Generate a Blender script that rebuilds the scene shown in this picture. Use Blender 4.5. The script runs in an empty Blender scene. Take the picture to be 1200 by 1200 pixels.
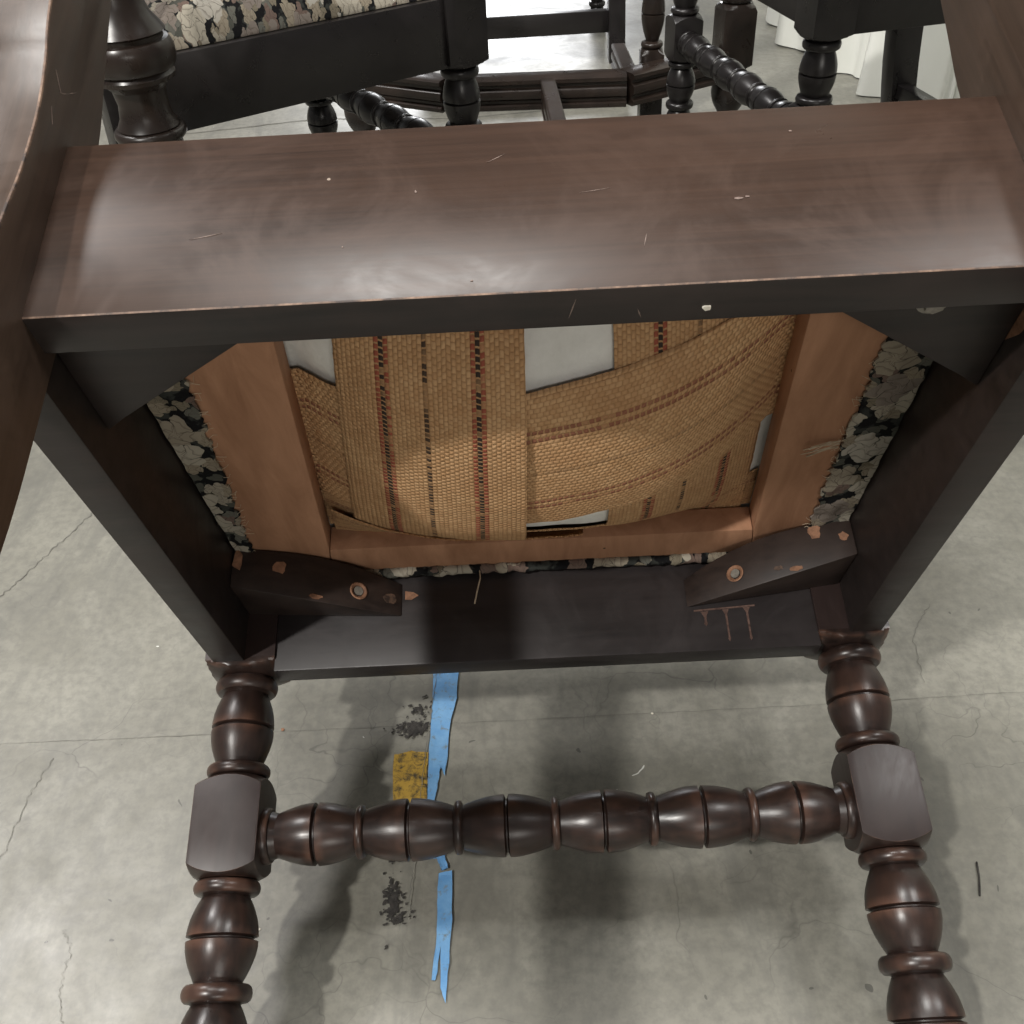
import bpy, bmesh, math, random
from mathutils import Vector, Matrix, noise

random.seed(7)
S = bpy.context.scene
COL = S.collection

# ------------------------------------------------------------------ camera
H = 0.7345
cam = bpy.data.cameras.new('camera')
cam.sensor_fit = 'HORIZONTAL'
cam.sensor_width = 36.0
cam.lens = 36.0 * 1172.92 / 1200.0
cam.clip_start = 0.02
cam.clip_end = 200
camo = bpy.data.objects.new('camera', cam)
COL.objects.link(camo)
right = Vector((0.998697, -0.021725, -0.046174))
down = Vector((-0.049329, -0.642636, -0.764582))
fwd = Vector((-0.013062, 0.765864, -0.642870))
camo.matrix_world = Matrix((
    (right.x, -down.x, -fwd.x, 0.0),
    (right.y, -down.y, -fwd.y, 0.0),
    (right.z, -down.z, -fwd.z, H),
    (0, 0, 0, 1)))
S.camera = camo

# ------------------------------------------------------------------ world, lamps, exposure
w = bpy.data.worlds.new('World')
S.world = w
w.use_nodes = True
bg = w.node_tree.nodes['Background']
bg.inputs['Color'].default_value = (1.0, 0.985, 0.96, 1)
bg.inputs['Strength'].default_value = 0.17


def area_lamp(name, loc, target, sx, sy, power, color=(1, 0.97, 0.92)):
    l = bpy.data.lights.new(name, 'AREA')
    l.shape = 'RECTANGLE'
    l.size = sx
    l.size_y = sy
    l.energy = power
    l.color = color
    o = bpy.data.objects.new(name, l)
    COL.objects.link(o)
    o.location = loc
    d = Vector(target) - Vector(loc)
    o.rotation_euler = d.to_track_quat('-Z', 'Y').to_euler()
    return o


# hall ceiling lamps, plus one added low fill behind the camera
area_lamp('ceiling_or_fill_lamp', (-2.15, -2.07, 4.1), (0, 0.5, 0.2), 0.17, 0.17, 180, (1.0, 0.97, 0.92))
area_lamp('ceiling_or_fill_lamp', (-0.4, 0.55, 4.6), (0.0, 0.5, 0), 0.8, 0.8, 130, (1.0, 0.98, 0.94))
area_lamp('ceiling_or_fill_lamp', (0.7, -3.4, 1.7), (0, 0.5, 0.4), 1.4, 0.7, 32, (1.0, 0.95, 0.88))  # added fill for the seat underside, like bounce off a far wall
area_lamp('ceiling_or_fill_lamp', (-0.6, 20.0, 4.6), (0, 2.5, 0), 5.0, 1.2, 850, (0.97, 0.98, 1.0))
area_lamp('ceiling_or_fill_lamp', (-2.5, 2.3, 4.3), (-0.4, 1.0, 0), 0.9, 0.5, 120, (1.0, 0.97, 0.95))
area_lamp('ceiling_or_fill_lamp', (2.1, 0.4, 4.3), (0.7, 1.4, 0), 0.9, 0.5, 75, (1.0, 0.98, 0.95))

S.cycles.max_bounces = 5
S.cycles.diffuse_bounces = 3
S.cycles.glossy_bounces = 3
S.cycles.transmission_bounces = 1
S.cycles.use_adaptive_sampling = True
S.cycles.adaptive_threshold = 0.025
S.cycles.caustics_reflective = False
S.cycles.caustics_refractive = False
S.view_settings.view_transform = 'Standard'
S.view_settings.look = 'None'
S.view_settings.exposure = 0.0
S.view_settings.gamma = 1.0
S.view_settings.use_curve_mapping = False

# ------------------------------------------------------------------ material helpers


class NT:
    def __init__(self, name):
        self.m = bpy.data.materials.new(name)
        self.m.use_nodes = True
        self.t = self.m.node_tree
        self.b = self.t.nodes['Principled BSDF']

    def n(self, typ, **kw):
        nd = self.t.nodes.new(typ)
        for k, v in kw.items():
            if k.startswith('i_'):
                key = k[2:]
                key = int(key) if key.isdigit() else key
                nd.inputs[key].default_value = v
            else:
                setattr(nd, k, v)
        return nd

    def l(self, a, b):
        self.t.links.new(a, b)

    def coord(self, which='Object', scale=(1, 1, 1), rot=(0, 0, 0)):
        tc = self.n('ShaderNodeTexCoord')
        mp = self.n('ShaderNodeMapping')
        mp.inputs['Scale'].default_value = scale
        mp.inputs['Rotation'].default_value = rot
        self.l(tc.outputs[which], mp.inputs['Vector'])
        return mp.outputs['Vector']

    def noise(self, vec, scale, detail=6, rough=0.6, dist=0.0):
        nd = self.n('ShaderNodeTexNoise')
        nd.inputs['Scale'].default_value = scale
        nd.inputs['Detail'].default_value = detail
        nd.inputs['Roughness'].default_value = rough
        nd.inputs['Distortion'].default_value = dist
        self.l(vec, nd.inputs['Vector'])
        return nd.outputs['Fac']

    def ramp(self, fac, stops, interp='LINEAR'):
        r = self.n('ShaderNodeValToRGB')
        r.color_ramp.interpolation = interp
        e = r.color_ramp.elements
        while len(e) < len(stops):
            e.new(0.5)
        for el, (p, c) in zip(e, stops):
            el.position = p
            el.color = (*c, 1) if len(c) == 3 else c
        self.l(fac, r.inputs['Fac'])
        return r.outputs['Color']

    def mix(self, fac, a, b, mode='MIX'):
        nd = self.n('ShaderNodeMix', data_type='RGBA', blend_type=mode)
        if isinstance(fac, (int, float)):
            nd.inputs[0].default_value = fac
        else:
            self.l(fac, nd.inputs[0])
        for i, v in ((6, a), (7, b)):
            if isinstance(v, tuple):
                nd.inputs[i].default_value = (*v, 1)
            else:
                self.l(v, nd.inputs[i])
        return nd.outputs[2]

    def math(self, op, a, b=None, c=None):
        nd = self.n('ShaderNodeMath', operation=op)
        for i, v in enumerate((a, b, c)):
            if v is None:
                continue
            if isinstance(v, (int, float)):
                nd.inputs[i].default_value = v
            else:
                self.l(v, nd.inputs[i])
        return nd.outputs[0]

    def bump(self, h, strength=0.3, dist=0.002, normal=None):
        nd = self.n('ShaderNodeBump')
        nd.inputs['Strength'].default_value = strength
        nd.inputs['Distance'].default_value = dist
        self.l(h, nd.inputs['Height'])
        if normal:
            self.l(normal, nd.inputs['Normal'])
        self.l(nd.outputs['Normal'], self.b.inputs['Normal'])
        return nd.outputs['Normal']

    def set(self, **kw):
        for k, v in kw.items():
            key = {'color': 'Base Color', 'rough': 'Roughness', 'spec': 'Specular IOR Level',
                   'coat': 'Coat Weight', 'coat_rough': 'Coat Roughness', 'sheen': 'Sheen Weight',
                   'sss': 'Subsurface Weight'}[k]
            if isinstance(v, (int, float)):
                self.b.inputs[key].default_value = v
            elif isinstance(v, tuple):
                self.b.inputs[key].default_value = (*v, 1)
            else:
                self.l(v, self.b.inputs[key])


BW = lambda c: (c, c, c)


def wood(name, dark, mid, worn, grain=(2, 30, 30), wear=0.5, rough=0.36, spec=0.5, seed=0.0, fleck=True, bump=0.035):
    k = NT(name)
    tc = k.n('ShaderNodeTexCoord')
    mp = k.n('ShaderNodeMapping')
    mp.inputs['Scale'].default_value = grain
    mp.inputs['Location'].default_value = (seed, seed * 1.7, seed * .6)
    k.l(tc.outputs['Object'], mp.inputs['Vector'])
    g = k.noise(mp.outputs[0], 5, 3, 0.62, 0.3)
    big = k.noise(tc.outputs['Object'], 5, 2, 0.5)
    base = k.mix(k.ramp(g, [(0.3, BW(0)), (0.72, BW(1))]), dark, mid)
    base = k.mix(k.ramp(big, [(0.35, BW(0)), (0.75, BW(0.5))]), base, tuple(min(1, c * 1.25) for c in mid))
    # hand smudges and dust in the finish
    sm = k.noise(tc.outputs['Object'], 16, 5, 0.72, 0.8)
    base = k.mix(k.ramp(sm, [(0.48, BW(0)), (0.72, BW(0.55))]), base, tuple(c * 1.45 + 0.002 for c in mid))
    # worn convex edges
    geo = k.n('ShaderNodeNewGeometry') if wear else None
    pt = geo and k.ramp(geo.outputs['Pointiness'], [(0.505, BW(0)), (0.56, BW(1))])
    wn = wear and k.noise(tc.outputs['Object'], 38, 2, 0.7)
    wm = wear and k.math('MULTIPLY', pt, k.math('MULTIPLY', k.ramp(wn, [(0.42, BW(0)), (0.62, BW(1))]), wear))
    if wear:
        base = k.mix(wm, base, worn)
    if fleck:
        v = k.n('ShaderNodeTexVoronoi', feature='F1')
        v.inputs['Scale'].default_value = 55
        k.l(tc.outputs['Object'], v.inputs['Vector'])
        sp = k.math('LESS_THAN', v.outputs['Distance'], 0.045)
        sel = k.n('ShaderNodeSeparateColor')
        k.l(v.outputs['Color'], sel.inputs[0])
        sp = k.math('MULTIPLY', sp, k.math('GREATER_THAN', sel.outputs[0], 0.955))
        base = k.mix(sp, base, (0.26, 0.21, 0.17))
    k.set(color=base, spec=spec)
    k.set(rough=k.math('ADD', rough - 0.17, k.math('MULTIPLY', sm, 0.36)))
    k.bump(g, bump, 0.001)
    return k.m


def make_wood_set():
    M['rail'] = wood('rail_wood', (0.026, 0.0150, 0.0105), (0.045, 0.0255, 0.0175), (0.22, 0.11, 0.06), (1.0, 60, 60), 0, 0.32, 0.28, seed=2.0, bump=0.010)
    M['post'] = wood('post_wood', (0.034, 0.0215, 0.0150), (0.060, 0.038, 0.027), (0.22, 0.11, 0.06), (60, 60, 1.2), 0, 0.33, 0.38, seed=4.0)
    M['turned'] = wood('turned_wood', (0.008, 0.006, 0.0055), (0.029, 0.0165, 0.013), (0.15, 0.075, 0.050), (34, 34, 3.5), 0.7, 0.33, seed=1.0, fleck=True, bump=0.12)
    M['under'] = wood('darker_stain', (0.007, 0.0055, 0.005), (0.024, 0.0165, 0.0145), (0.08, 0.04, 0.02), (2, 24, 24), 0, 0.46, 0.45, seed=3.0)
    M['flat'] = wood('flat_block_wood', (0.020, 0.013, 0.012), (0.030, 0.019, 0.017), (0.1, 0.05, 0.03), (30, 30, 2), 0, 0.36, 0.45, seed=9.0)
    M['front'] = wood('dusty_stain', (0.013, 0.0105, 0.0105), (0.026, 0.021, 0.021), (0.08, 0.04, 0.02), (2, 20, 20), 0, 0.42, 0.5, seed=7.0)
    M['block'] = wood('block_stain', (0.012, 0.008, 0.007), (0.032, 0.021, 0.017), (0.08, 0.04, 0.02), (10, 10, 24), 0, 0.5, 0.4, seed=8.0)
    M['black'] = wood('black_stained_wood', (0.008, 0.007, 0.007), (0.013, 0.011, 0.011), (0.10, 0.06, 0.04), (2, 16, 16), 0, 0.30, seed=5.0, fleck=False)
    M['table'] = wood('table_wood', (0.010, 0.008, 0.007), (0.026, 0.017, 0.013), (0.12, 0.06, 0.035), (4, 4, 2), 0, 0.30, seed=6.0, fleck=False)
    k = NT('worn_edge')
    v = k.coord('Object', (60, 60, 60))
    f = k.noise(v, 0.9, 5, 0.75)
    k.set(color=k.ramp(f, [(0.40, (0.035, 0.022, 0.017)), (0.54, (0.15, 0.09, 0.06)), (0.74, (0.36, 0.24, 0.165))]), rough=0.6)
    M['worn'] = k.m
    k = NT('rubbed_edge')
    f = k.noise(k.coord('Object', (60, 60, 60)), 1.3, 3, 0.7)
    k.set(color=k.ramp(f, [(0.40, (0.03, 0.018, 0.015)), (0.60, (0.12, 0.065, 0.045)), (0.75, (0.24, 0.15, 0.10))]), rough=0.5)
    M['rubbed'] = k.m
    k = NT('raw_wood')
    f = k.noise(k.coord('Object', (1, 1, 1)), 160, 5, 0.7)
    k.set(color=k.ramp(f, [(0.3, (0.12, 0.055, 0.03)), (0.7, (0.34, 0.175, 0.10))]), rough=0.75)
    M['raw'] = k.m
    k = NT('seat_frame_wood')
    v = k.coord('Object', (14, 3, 14))
    f = k.noise(v, 4, 8, 0.6, 0.5)
    b2 = k.noise(k.coord('Object'), 9, 4, 0.6)
    c = k.ramp(f, [(0.28, (0.25, 0.120, 0.064)), (0.72, (0.47, 0.255, 0.152))])
    c = k.mix(k.ramp(b2, [(0.35, BW(0)), (0.75, BW(0.5))]), c, (0.34, 0.18, 0.105))
    vv = k.n('ShaderNodeTexVoronoi', feature='F1')
    vv.inputs['Scale'].default_value = 60
    k.l(k.coord('Object'), vv.inputs['Vector'])
    sel = k.n('ShaderNodeSeparateColor')
    k.l(vv.outputs['Color'], sel.inputs[0])
    sp = k.math('MULTIPLY', k.math('LESS_THAN', vv.outputs['Distance'], 0.07), k.math('GREATER_THAN', sel.outputs[0], 0.82))
    c = k.mix(sp, c, (0.05, 0.025, 0.015))
    k.set(color=c, rough=0.7, spec=0.3)
    k.bump(f, 0.2, 0.001)
    M['frame'] = k.m


def make_jute(name, stripes, across):
    """woven jute; UV u runs across the strap 0..1, v runs along it in metres"""
    k = NT(name)
    uv = k.n('ShaderNodeUVMap').outputs[0]
    sp = k.n('ShaderNodeSeparateXYZ')
    k.l(uv, sp.inputs[0])
    u, v = sp.outputs[0], sp.outputs[1]
    nz = k.noise(uv, 14, 3, 0.6)
    uu = k.math('ADD', k.math('MULTIPLY', u, across), k.math('MULTIPLY', nz, 0.35))
    pv = k.math('ADD', k.math('MULTIPLY', v, 1.0 / 0.0037), k.math('MULTIPLY', nz, 1.0))
    cu = k.math('FLOOR', uu)
    sh = k.math('MULTIPLY', k.math('MODULO', cu, 2.0), 0.5)
    vv = k.math('ADD', pv, sh)
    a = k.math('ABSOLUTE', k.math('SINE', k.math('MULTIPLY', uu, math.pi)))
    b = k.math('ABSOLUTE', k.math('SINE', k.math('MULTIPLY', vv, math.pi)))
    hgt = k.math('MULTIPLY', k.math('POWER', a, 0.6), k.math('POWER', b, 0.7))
    cell = k.n('ShaderNodeCombineXYZ')
    k.l(cu, cell.inputs[0])
    k.l(k.math('FLOOR', vv), cell.inputs[1])
    wnz = k.n('ShaderNodeTexWhiteNoise', noise_dimensions='2D')
    k.l(cell.outputs[0], wnz.inputs['Vector'])
    rnd = wnz.outputs['Value']
    base = k.ramp(rnd, [(0.0, (0.53, 0.31, 0.155)), (0.5, (0.585, 0.355, 0.185)), (1.0, (0.64, 0.40, 0.215))])
    blot = k.noise(k.coord('Object'), 22, 2, 0.6)
    base = k.mix(k.ramp(blot, [(0.4, BW(0)), (0.75, BW(0.55))]), base, (0.43, 0.235, 0.115))
    for (c0, wd, col, op) in stripes:
        d = k.math('ABSOLUTE', k.math('SUBTRACT', k.math('DIVIDE', cu, across), c0))
        on = k.math('LESS_THAN', d, wd)
        on = k.math('MULTIPLY', on, k.math('MULTIPLY', k.math('MULTIPLY', k.ramp(b, [(0.25, BW(0)), (0.5, BW(1))]), k.ramp(rnd, [(0.12, BW(0.35)), (0.3, BW(1))])), op))
        base = k.mix(on, base, col)
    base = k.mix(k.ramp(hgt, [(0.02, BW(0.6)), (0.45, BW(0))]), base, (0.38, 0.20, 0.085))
    k.set(color=base, rough=0.85, spec=0.15)
    fib = k.noise(uv, 260, 2, 0.7)
    k.bump(k.math('ADD', hgt, k.math('MULTIPLY', fib, 0.5)), 0.9, 0.0012)
    return k.m


def make_floral(name, scale, dark=1.0, spread=0.40):
    """tapestry of cream and brown roses with grey leaves on a near-black ground"""
    k = NT(name)
    v = k.coord('Object', (scale, scale, scale))
    nz = k.n('ShaderNodeTexNoise')
    nz.inputs['Scale'].default_value = 3.0
    nz.inputs['Detail'].default_value = 2
    k.l(v, nz.inputs['Vector'])
    dv = k.n('ShaderNodeVectorMath', operation='MULTIPLY_ADD')
    k.l(nz.outputs['Color'], dv.inputs[0])
    dv.inputs[1].default_value = (0.30, 0.30, 0)
    k.l(v, dv.inputs[2])

    def flowers(scale2, off, petals, rad, cols):
        mp = k.n('ShaderNodeMapping')
        mp.inputs['Scale'].default_value = (scale2, scale2, 1)
        mp.inputs['Location'].default_value = (off, off * 1.7, 0)
        k.l(dv.outputs[0], mp.inputs[0])
        vo = k.n('ShaderNodeTexVoronoi', feature='F1', voronoi_dimensions='2D')
        vo.inputs['Scale'].default_value = 1.0
        vo.inputs['Randomness'].default_value = 0.85
        k.l(mp.outputs[0], vo.inputs['Vector'])
        df = k.n('ShaderNodeVectorMath', operation='SUBTRACT')
        k.l(mp.outputs[0], df.inputs[0])
        k.l(vo.outputs['Position'], df.inputs[1])
        sp = k.n('ShaderNodeSeparateXYZ')
        k.l(df.outputs[0], sp.inputs[0])
        sc = k.n('ShaderNodeSeparateColor')
        k.l(vo.outputs['Color'], sc.inputs[0])
        r = vo.outputs['Distance']
        th = k.math('ADD', k.math('ARCTAN2', sp.outputs[1], sp.outputs[0]), k.math('MULTIPLY', sc.outputs[2], 6.0))
        # petals twist with the radius so that they overlap like a rose
        lobe = k.math('ABSOLUTE', k.math('SINE', k.math('ADD', k.math('MULTIPLY', th, petals / 2), k.math('MULTIPLY', r, 5.0))))
        edge_r = k.math('ADD', rad, k.math('MULTIPLY', lobe, 0.14))
        inside = k.math('LESS_THAN', r, edge_r)
        col = k.ramp(sc.outputs[0], cols, 'CONSTANT')
        ringv = k.math('FRACT', k.math('ADD', k.math('MULTIPLY', r, 5.5), k.math('MULTIPLY', lobe, 0.6)))
        shade = k.math('MULTIPLY', k.ramp(ringv, [(0.0, BW(0.85)), (0.28, BW(0))]), 0.75)
        col = k.mix(shade, col, (0.15, 0.115, 0.092))
        col = k.mix(k.ramp(lobe, [(0.0, BW(0.9)), (0.14, BW(0))]), col, (0.05, 0.04, 0.034))
        return inside, col
    base = k.mix(k.ramp(k.noise(v, 2.5, 3, 0.6), [(0.52, BW(0)), (0.60, BW(1))]), (0.012, 0.012, 0.013), (0.060, 0.064, 0.058))
    f3, c3 = flowers(2.3, 3.7, 3, spread - 0.12, [(0.0, (0.12, 0.125, 0.105)), (0.35, (0.30, 0.26, 0.19)), (0.7, (0.20, 0.20, 0.17))])
    base = k.mix(f3, base, c3)
    f2, c2 = flowers(1.45, 8.1, 5, spread - 0.14, [(0.0, (0.42, 0.36, 0.27)), (0.5, (0.24, 0.17, 0.14)), (0.75, (0.50, 0.45, 0.36))])
    base = k.mix(f2, base, c2)
    f1, c1 = flowers(0.85, 0.0, 5, spread - 0.08, [(0.0, (0.58, 0.53, 0.43)), (0.4, (0.46, 0.40, 0.31)), (0.7, (0.33, 0.28, 0.24)), (0.85, (0.60, 0.56, 0.48))])
    base = k.mix(f1, base, c1)
    base = k.mix(1.0, base, (dark, dark, dark), 'MULTIPLY')
    k.set(color=base, rough=0.9, spec=0.15)
    th_ = k.noise(k.coord('Object'), 600, 2, 0.5)
    k.bump(th_, 0.4, 0.0010)
    return k.m


def make_plain(name, c0, c1, scale, rough, spec=0.3, bump=0.2, bd=0.001):
    k = NT(name)
    f = k.noise(k.coord('Object'), scale, 6, 0.6)
    k.set(color=k.ramp(f, [(0.3, c0), (0.7, c1)]), rough=rough, spec=spec)
    k.bump(f, bump, bd)
    return k.m


def make_concrete():
    k = NT('polished_concrete')
    v = k.coord('Object')
    big = k.noise(v, 1.7, 3, 0.62, 0.5)
    med = k.noise(v, 7.5, 5, 0.7, 0.5)
    fine = k.noise(v, 90, 3, 0.7)
    c = k.ramp(big, [(0.3, (0.212, 0.205, 0.171)), (0.7, (0.285, 0.277, 0.241))])
    c = k.mix(k.ramp(med, [(0.36, BW(0.75)), (0.62, BW(0))]), c, (0.158, 0.152, 0.125))
    c = k.mix(k.ramp(fine, [(0.33, BW(0.5)), (0.6, BW(0))]), c, (0.12, 0.116, 0.102))
    st = k.noise(k.coord('Object', (9, 2.2, 1), (0, 0, 0.6)), 2.0, 4, 0.72, 0.8)
    c = k.mix(k.ramp(st, [(0.52, BW(0)), (0.70, BW(0.65))]), c, (0.135, 0.132, 0.116))
    # hairline crazing, broken up by a mask
    nz = k.n('ShaderNodeTexNoise')
    nz.inputs['Scale'].default_value = 9
    nz.inputs['Detail'].default_value = 4
    k.l(v, nz.inputs['Vector'])
    dv = k.n('ShaderNodeVectorMath', operation='MULTIPLY_ADD')
    k.l(nz.outputs['Color'], dv.inputs[0])
    dv.inputs[1].default_value = (0.16, 0.16, 0)
    k.l(v, dv.inputs[2])
    hs = None
    for sc, wd, seed in ((7, 0.0042, 3.1), (19, 0.008, 8.3)):
        ve = k.n('ShaderNodeTexVoronoi', feature='DISTANCE_TO_EDGE')
        ve.inputs['Scale'].default_value = sc
        k.l(dv.outputs[0], ve.inputs['Vector'])
        line = k.ramp(ve.outputs['Distance'], [(wd * 0.2, BW(1)), (wd * 1.2, BW(0))])
        mp = k.n('ShaderNodeMapping')
        mp.inputs['Location'].default_value = (seed, seed, 0)
        k.l(v, mp.inputs[0])
        msk = k.ramp(k.noise(mp.outputs[0], 4.5, 3, 0.65), [(0.48, BW(0)), (0.66, BW(0.6))])
        ln = k.math('MULTIPLY', line, msk)
        hs = ln if hs is None else k.math('MAXIMUM', hs, ln)
    c = k.mix(hs, c, (0.065, 0.062, 0.055))
    # pits and specks
    vs = k.n('ShaderNodeTexVoronoi', feature='F1')
    vs.inputs['Scale'].default_value = 42
    k.l(dv.outputs[0], vs.inputs['Vector'])
    sel = k.n('ShaderNodeSeparateColor')
    k.l(vs.outputs['Color'], sel.inputs[0])
    pit = k.math('MULTIPLY', k.math('LESS_THAN', vs.outputs['Distance'], 0.085), k.math('GREATER_THAN', sel.outputs[0], 0.78))
    c = k.mix(k.math('MULTIPLY', pit, 0.75), c, (0.07, 0.068, 0.06))
    lt = k.math('MULTIPLY', k.math('LESS_THAN', vs.outputs['Distance'], 0.05), k.math('LESS_THAN', sel.outputs[1], 0.10))
    c = k.mix(lt, c, (0.6, 0.6, 0.57))
    k.set(color=c, spec=0.5)
    k.set(rough=k.ramp(med, [(0.3, BW(0.46)), (0.7, BW(0.30))]))
    h = k.math('SUBTRACT', k.math('MULTIPLY', fine, 0.25), k.math('ADD', hs, pit))
    k.bump(fine, 0.06, 0.001)
    return k.m


def make_tape(name, c0, c1, dirt, amount):
    k = NT(name)
    v = k.coord('Object')
    f = k.noise(v, 30, 6, 0.7)
    d = k.noise(v, 110, 6, 0.75, 0.5)
    c = k.ramp(f, [(0.3, c0), (0.7, c1)])
    c = k.mix(k.ramp(d, [(0.62 - amount, BW(0)), (0.72 - amount * 0.6, BW(1))]), c, dirt)
    k.set(color=c, rough=0.6, spec=0.35)
    k.bump(d, 0.3, 0.0005)
    return k.m


M = {}
make_wood_set()
BLK, RED = (0.022, 0.020, 0.022), (0.30, 0.055, 0.040)
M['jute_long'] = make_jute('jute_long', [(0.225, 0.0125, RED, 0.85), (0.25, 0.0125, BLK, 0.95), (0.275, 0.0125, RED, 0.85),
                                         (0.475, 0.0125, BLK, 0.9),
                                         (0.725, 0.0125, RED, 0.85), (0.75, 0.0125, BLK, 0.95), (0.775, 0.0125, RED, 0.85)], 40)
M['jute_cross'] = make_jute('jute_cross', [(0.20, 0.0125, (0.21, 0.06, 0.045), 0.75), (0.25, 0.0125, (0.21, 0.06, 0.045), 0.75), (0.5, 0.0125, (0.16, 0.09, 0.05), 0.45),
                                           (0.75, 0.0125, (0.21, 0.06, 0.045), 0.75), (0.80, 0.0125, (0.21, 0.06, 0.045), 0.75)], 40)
M['floral'] = make_floral('floral_tapestry', 35, 0.58, 0.38)
M['floral_hem'] = make_floral('floral_hem', 31, 0.60, 0.38)
M['muslin'] = make_plain('white_muslin', (0.70, 0.695, 0.66), (0.82, 0.815, 0.785), 55, 0.9, 0.2, 0.8, 0.002)
M['drape'] = make_plain('white_drape', (0.76, 0.775, 0.72), (0.82, 0.83, 0.78), 6, 0.85, 0.2, 0.1)
M['concrete'] = make_concrete()
M['joint'] = make_plain('joint_dirt', (0.10, 0.096, 0.084), (0.20, 0.195, 0.17), 60, 0.9)
M['blue'] = make_tape('blue_tape', (0.095, 0.26, 0.52), (0.20, 0.40, 0.64), (0.16, 0.20, 0.22), 0.07)
M['yellow'] = make_tape('yellow_tape', (0.34, 0.21, 0.035), (0.48, 0.31, 0.06), (0.06, 0.048, 0.03), 0.16)
M['scuff'] = make_plain('black_residue', (0.018, 0.017, 0.016), (0.06, 0.055, 0.05), 200, 0.85)
M['thread'] = make_plain('thread', (0.40, 0.32, 0.22), (0.55, 0.46, 0.34), 200, 0.9)
M['metal'] = make_plain('dull_screw', (0.13, 0.12, 0.10), (0.24, 0.22, 0.19), 300, 0.45, 0.5)
M['drip'] = make_plain('finish_drip', (0.06, 0.035, 0.028), (0.17, 0.105, 0.085), 260, 0.5)
M['pale'] = make_plain('pale_scratch', (0.14, 0.10, 0.085), (0.26, 0.20, 0.17), 260, 0.6)
M['fleck'] = make_plain('paint_fleck', (0.6, 0.55, 0.45), (0.75, 0.72, 0.64), 300, 0.7)

# ------------------------------------------------------------------ mesh helpers


def link(name, me, mats, parent=None, smooth=None):
    if not isinstance(mats, (list, tuple)):
        mats = [mats]
    if len(me.materials) == 0:
        for m in mats:
            me.materials.append(M[m])
    if smooth is not None:
        me.shade_smooth()
        me.set_sharp_from_angle(angle=math.radians(smooth))
    o = bpy.data.objects.new(name, me)
    COL.objects.link(o)
    if parent:
        o.parent = parent
    return o


def bm_mesh(bm, name):
    bmesh.ops.recalc_face_normals(bm, faces=bm.faces)
    me = bpy.data.meshes.new(name)
    bm.to_mesh(me)
    bm.free()
    return me


def bevel(bm, wd, seg=2, worn=None):
    """bevel the sharp edges; new faces take material 1 where worn(edge midpoint) is true"""
    es = [e for e in bm.edges if len(e.link_faces) == 2 and e.calc_face_angle(0) > 0.5]
    if worn:
        we = [e for e in es if worn((e.verts[0].co + e.verts[1].co) / 2)]
        rest = [e for e in es if e not in set(we)]
        r = bmesh.ops.bevel(bm, geom=we, offset=wd, segments=seg, profile=0.5, affect='EDGES', clamp_overlap=True)
        for f in r['faces']:
            f.material_index = 1
        es = [e for e in rest if e.is_valid]
    if es:
        bmesh.ops.bevel(bm, geom=es, offset=wd * 0.8, segments=seg, profile=0.5, affect='EDGES', clamp_overlap=True)


def prism(pts, axis, a0, a1, wd=0.0015, worn=None, taper=None):
    """extrude a 2D outline along an axis (0: outline is (y,z); 2: outline is (x,y))"""
    bm = bmesh.new()
    n = len(pts)

    def mk(p, a):
        if axis == 0:
            return bm.verts.new((a, p[0], p[1]))
        if axis == 1:
            return bm.verts.new((p[0], a, p[1]))
        return bm.verts.new((p[0], p[1], a))
    A = [mk(p, a0) for p in pts]
    B = [mk(p, a1) for p in pts]
    bm.faces.new(A)
    bm.faces.new(B[::-1])
    for i in range(n):
        bm.faces.new((A[i], B[i], B[(i + 1) % n], A[(i + 1) % n]))
    bmesh.ops.recalc_face_normals(bm, faces=bm.faces)
    if wd:
        bevel(bm, wd, 2, worn)
    return bm


def box(lo, hi, wd=0.0015, worn=None):
    return prism([(lo[0], lo[1]), (hi[0], lo[1]), (hi[0], hi[1]), (lo[0], hi[1])], 2, lo[2], hi[2], wd, worn)


def turned(profile, n=40, wob=0.0):
    """lathe along -z; profile rows are (z, r, square half width or None)"""
    bm = bmesh.new()
    rings = []
    for (z, r, sq) in profile:
        ring = []
        for i in range(n):
            th = 2 * math.pi * i / n
            rr = r
            if sq:
                rr = min(r, sq / max(abs(math.cos(th)), abs(math.sin(th))))
            rr *= 1 + wob * noise.noise(Vector((math.cos(th), math.sin(th), z * 60)))
            ring.append(bm.verts.new((rr * math.cos(th), rr * math.sin(th), z)))
        rings.append(ring)
    for a, b in zip(rings, rings[1:]):
        for i in range(n):
            bm.faces.new((a[i], a[(i + 1) % n], b[(i + 1) % n], b[i]))
    bm.faces.new(rings[0])
    bm.faces.new(rings[-1][::-1])
    return bm


def barrel(z0, z1, rmin, rmax, flip=False):
    """barrel with a V groove cut at its middle"""
    out = []
    zm = (z0 + z1) / 2
    g = 0.0017
    for i in range(9):
        t = i / 8
        out.append((z0 + (zm + g - z0) * t, rmin + (rmax - rmin) * math.sin(t * math.pi / 2) ** 0.9, None))
    out.append((zm + 0.0004, rmax - 0.0032, None))
    out.append((zm - 0.0004, rmax - 0.0032, None))
    for i in range(9):
        t = i / 8
        out.append((zm - g + (z1 - zm + g) * t, rmax - (rmax - rmin) * (1 - math.cos(t * math.pi / 2)), None))
    return out


def torus_ring(z0, z1, rin, rout):
    out = []
    for i in range(9):
        a = math.pi * i / 8
        out.append(((z0 + z1) / 2 + (z0 - z1) / 2 * math.cos(a), rin + (rout - rin) * math.sin(a) ** 0.7, None))
    return out


LEG = 0.385


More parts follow.
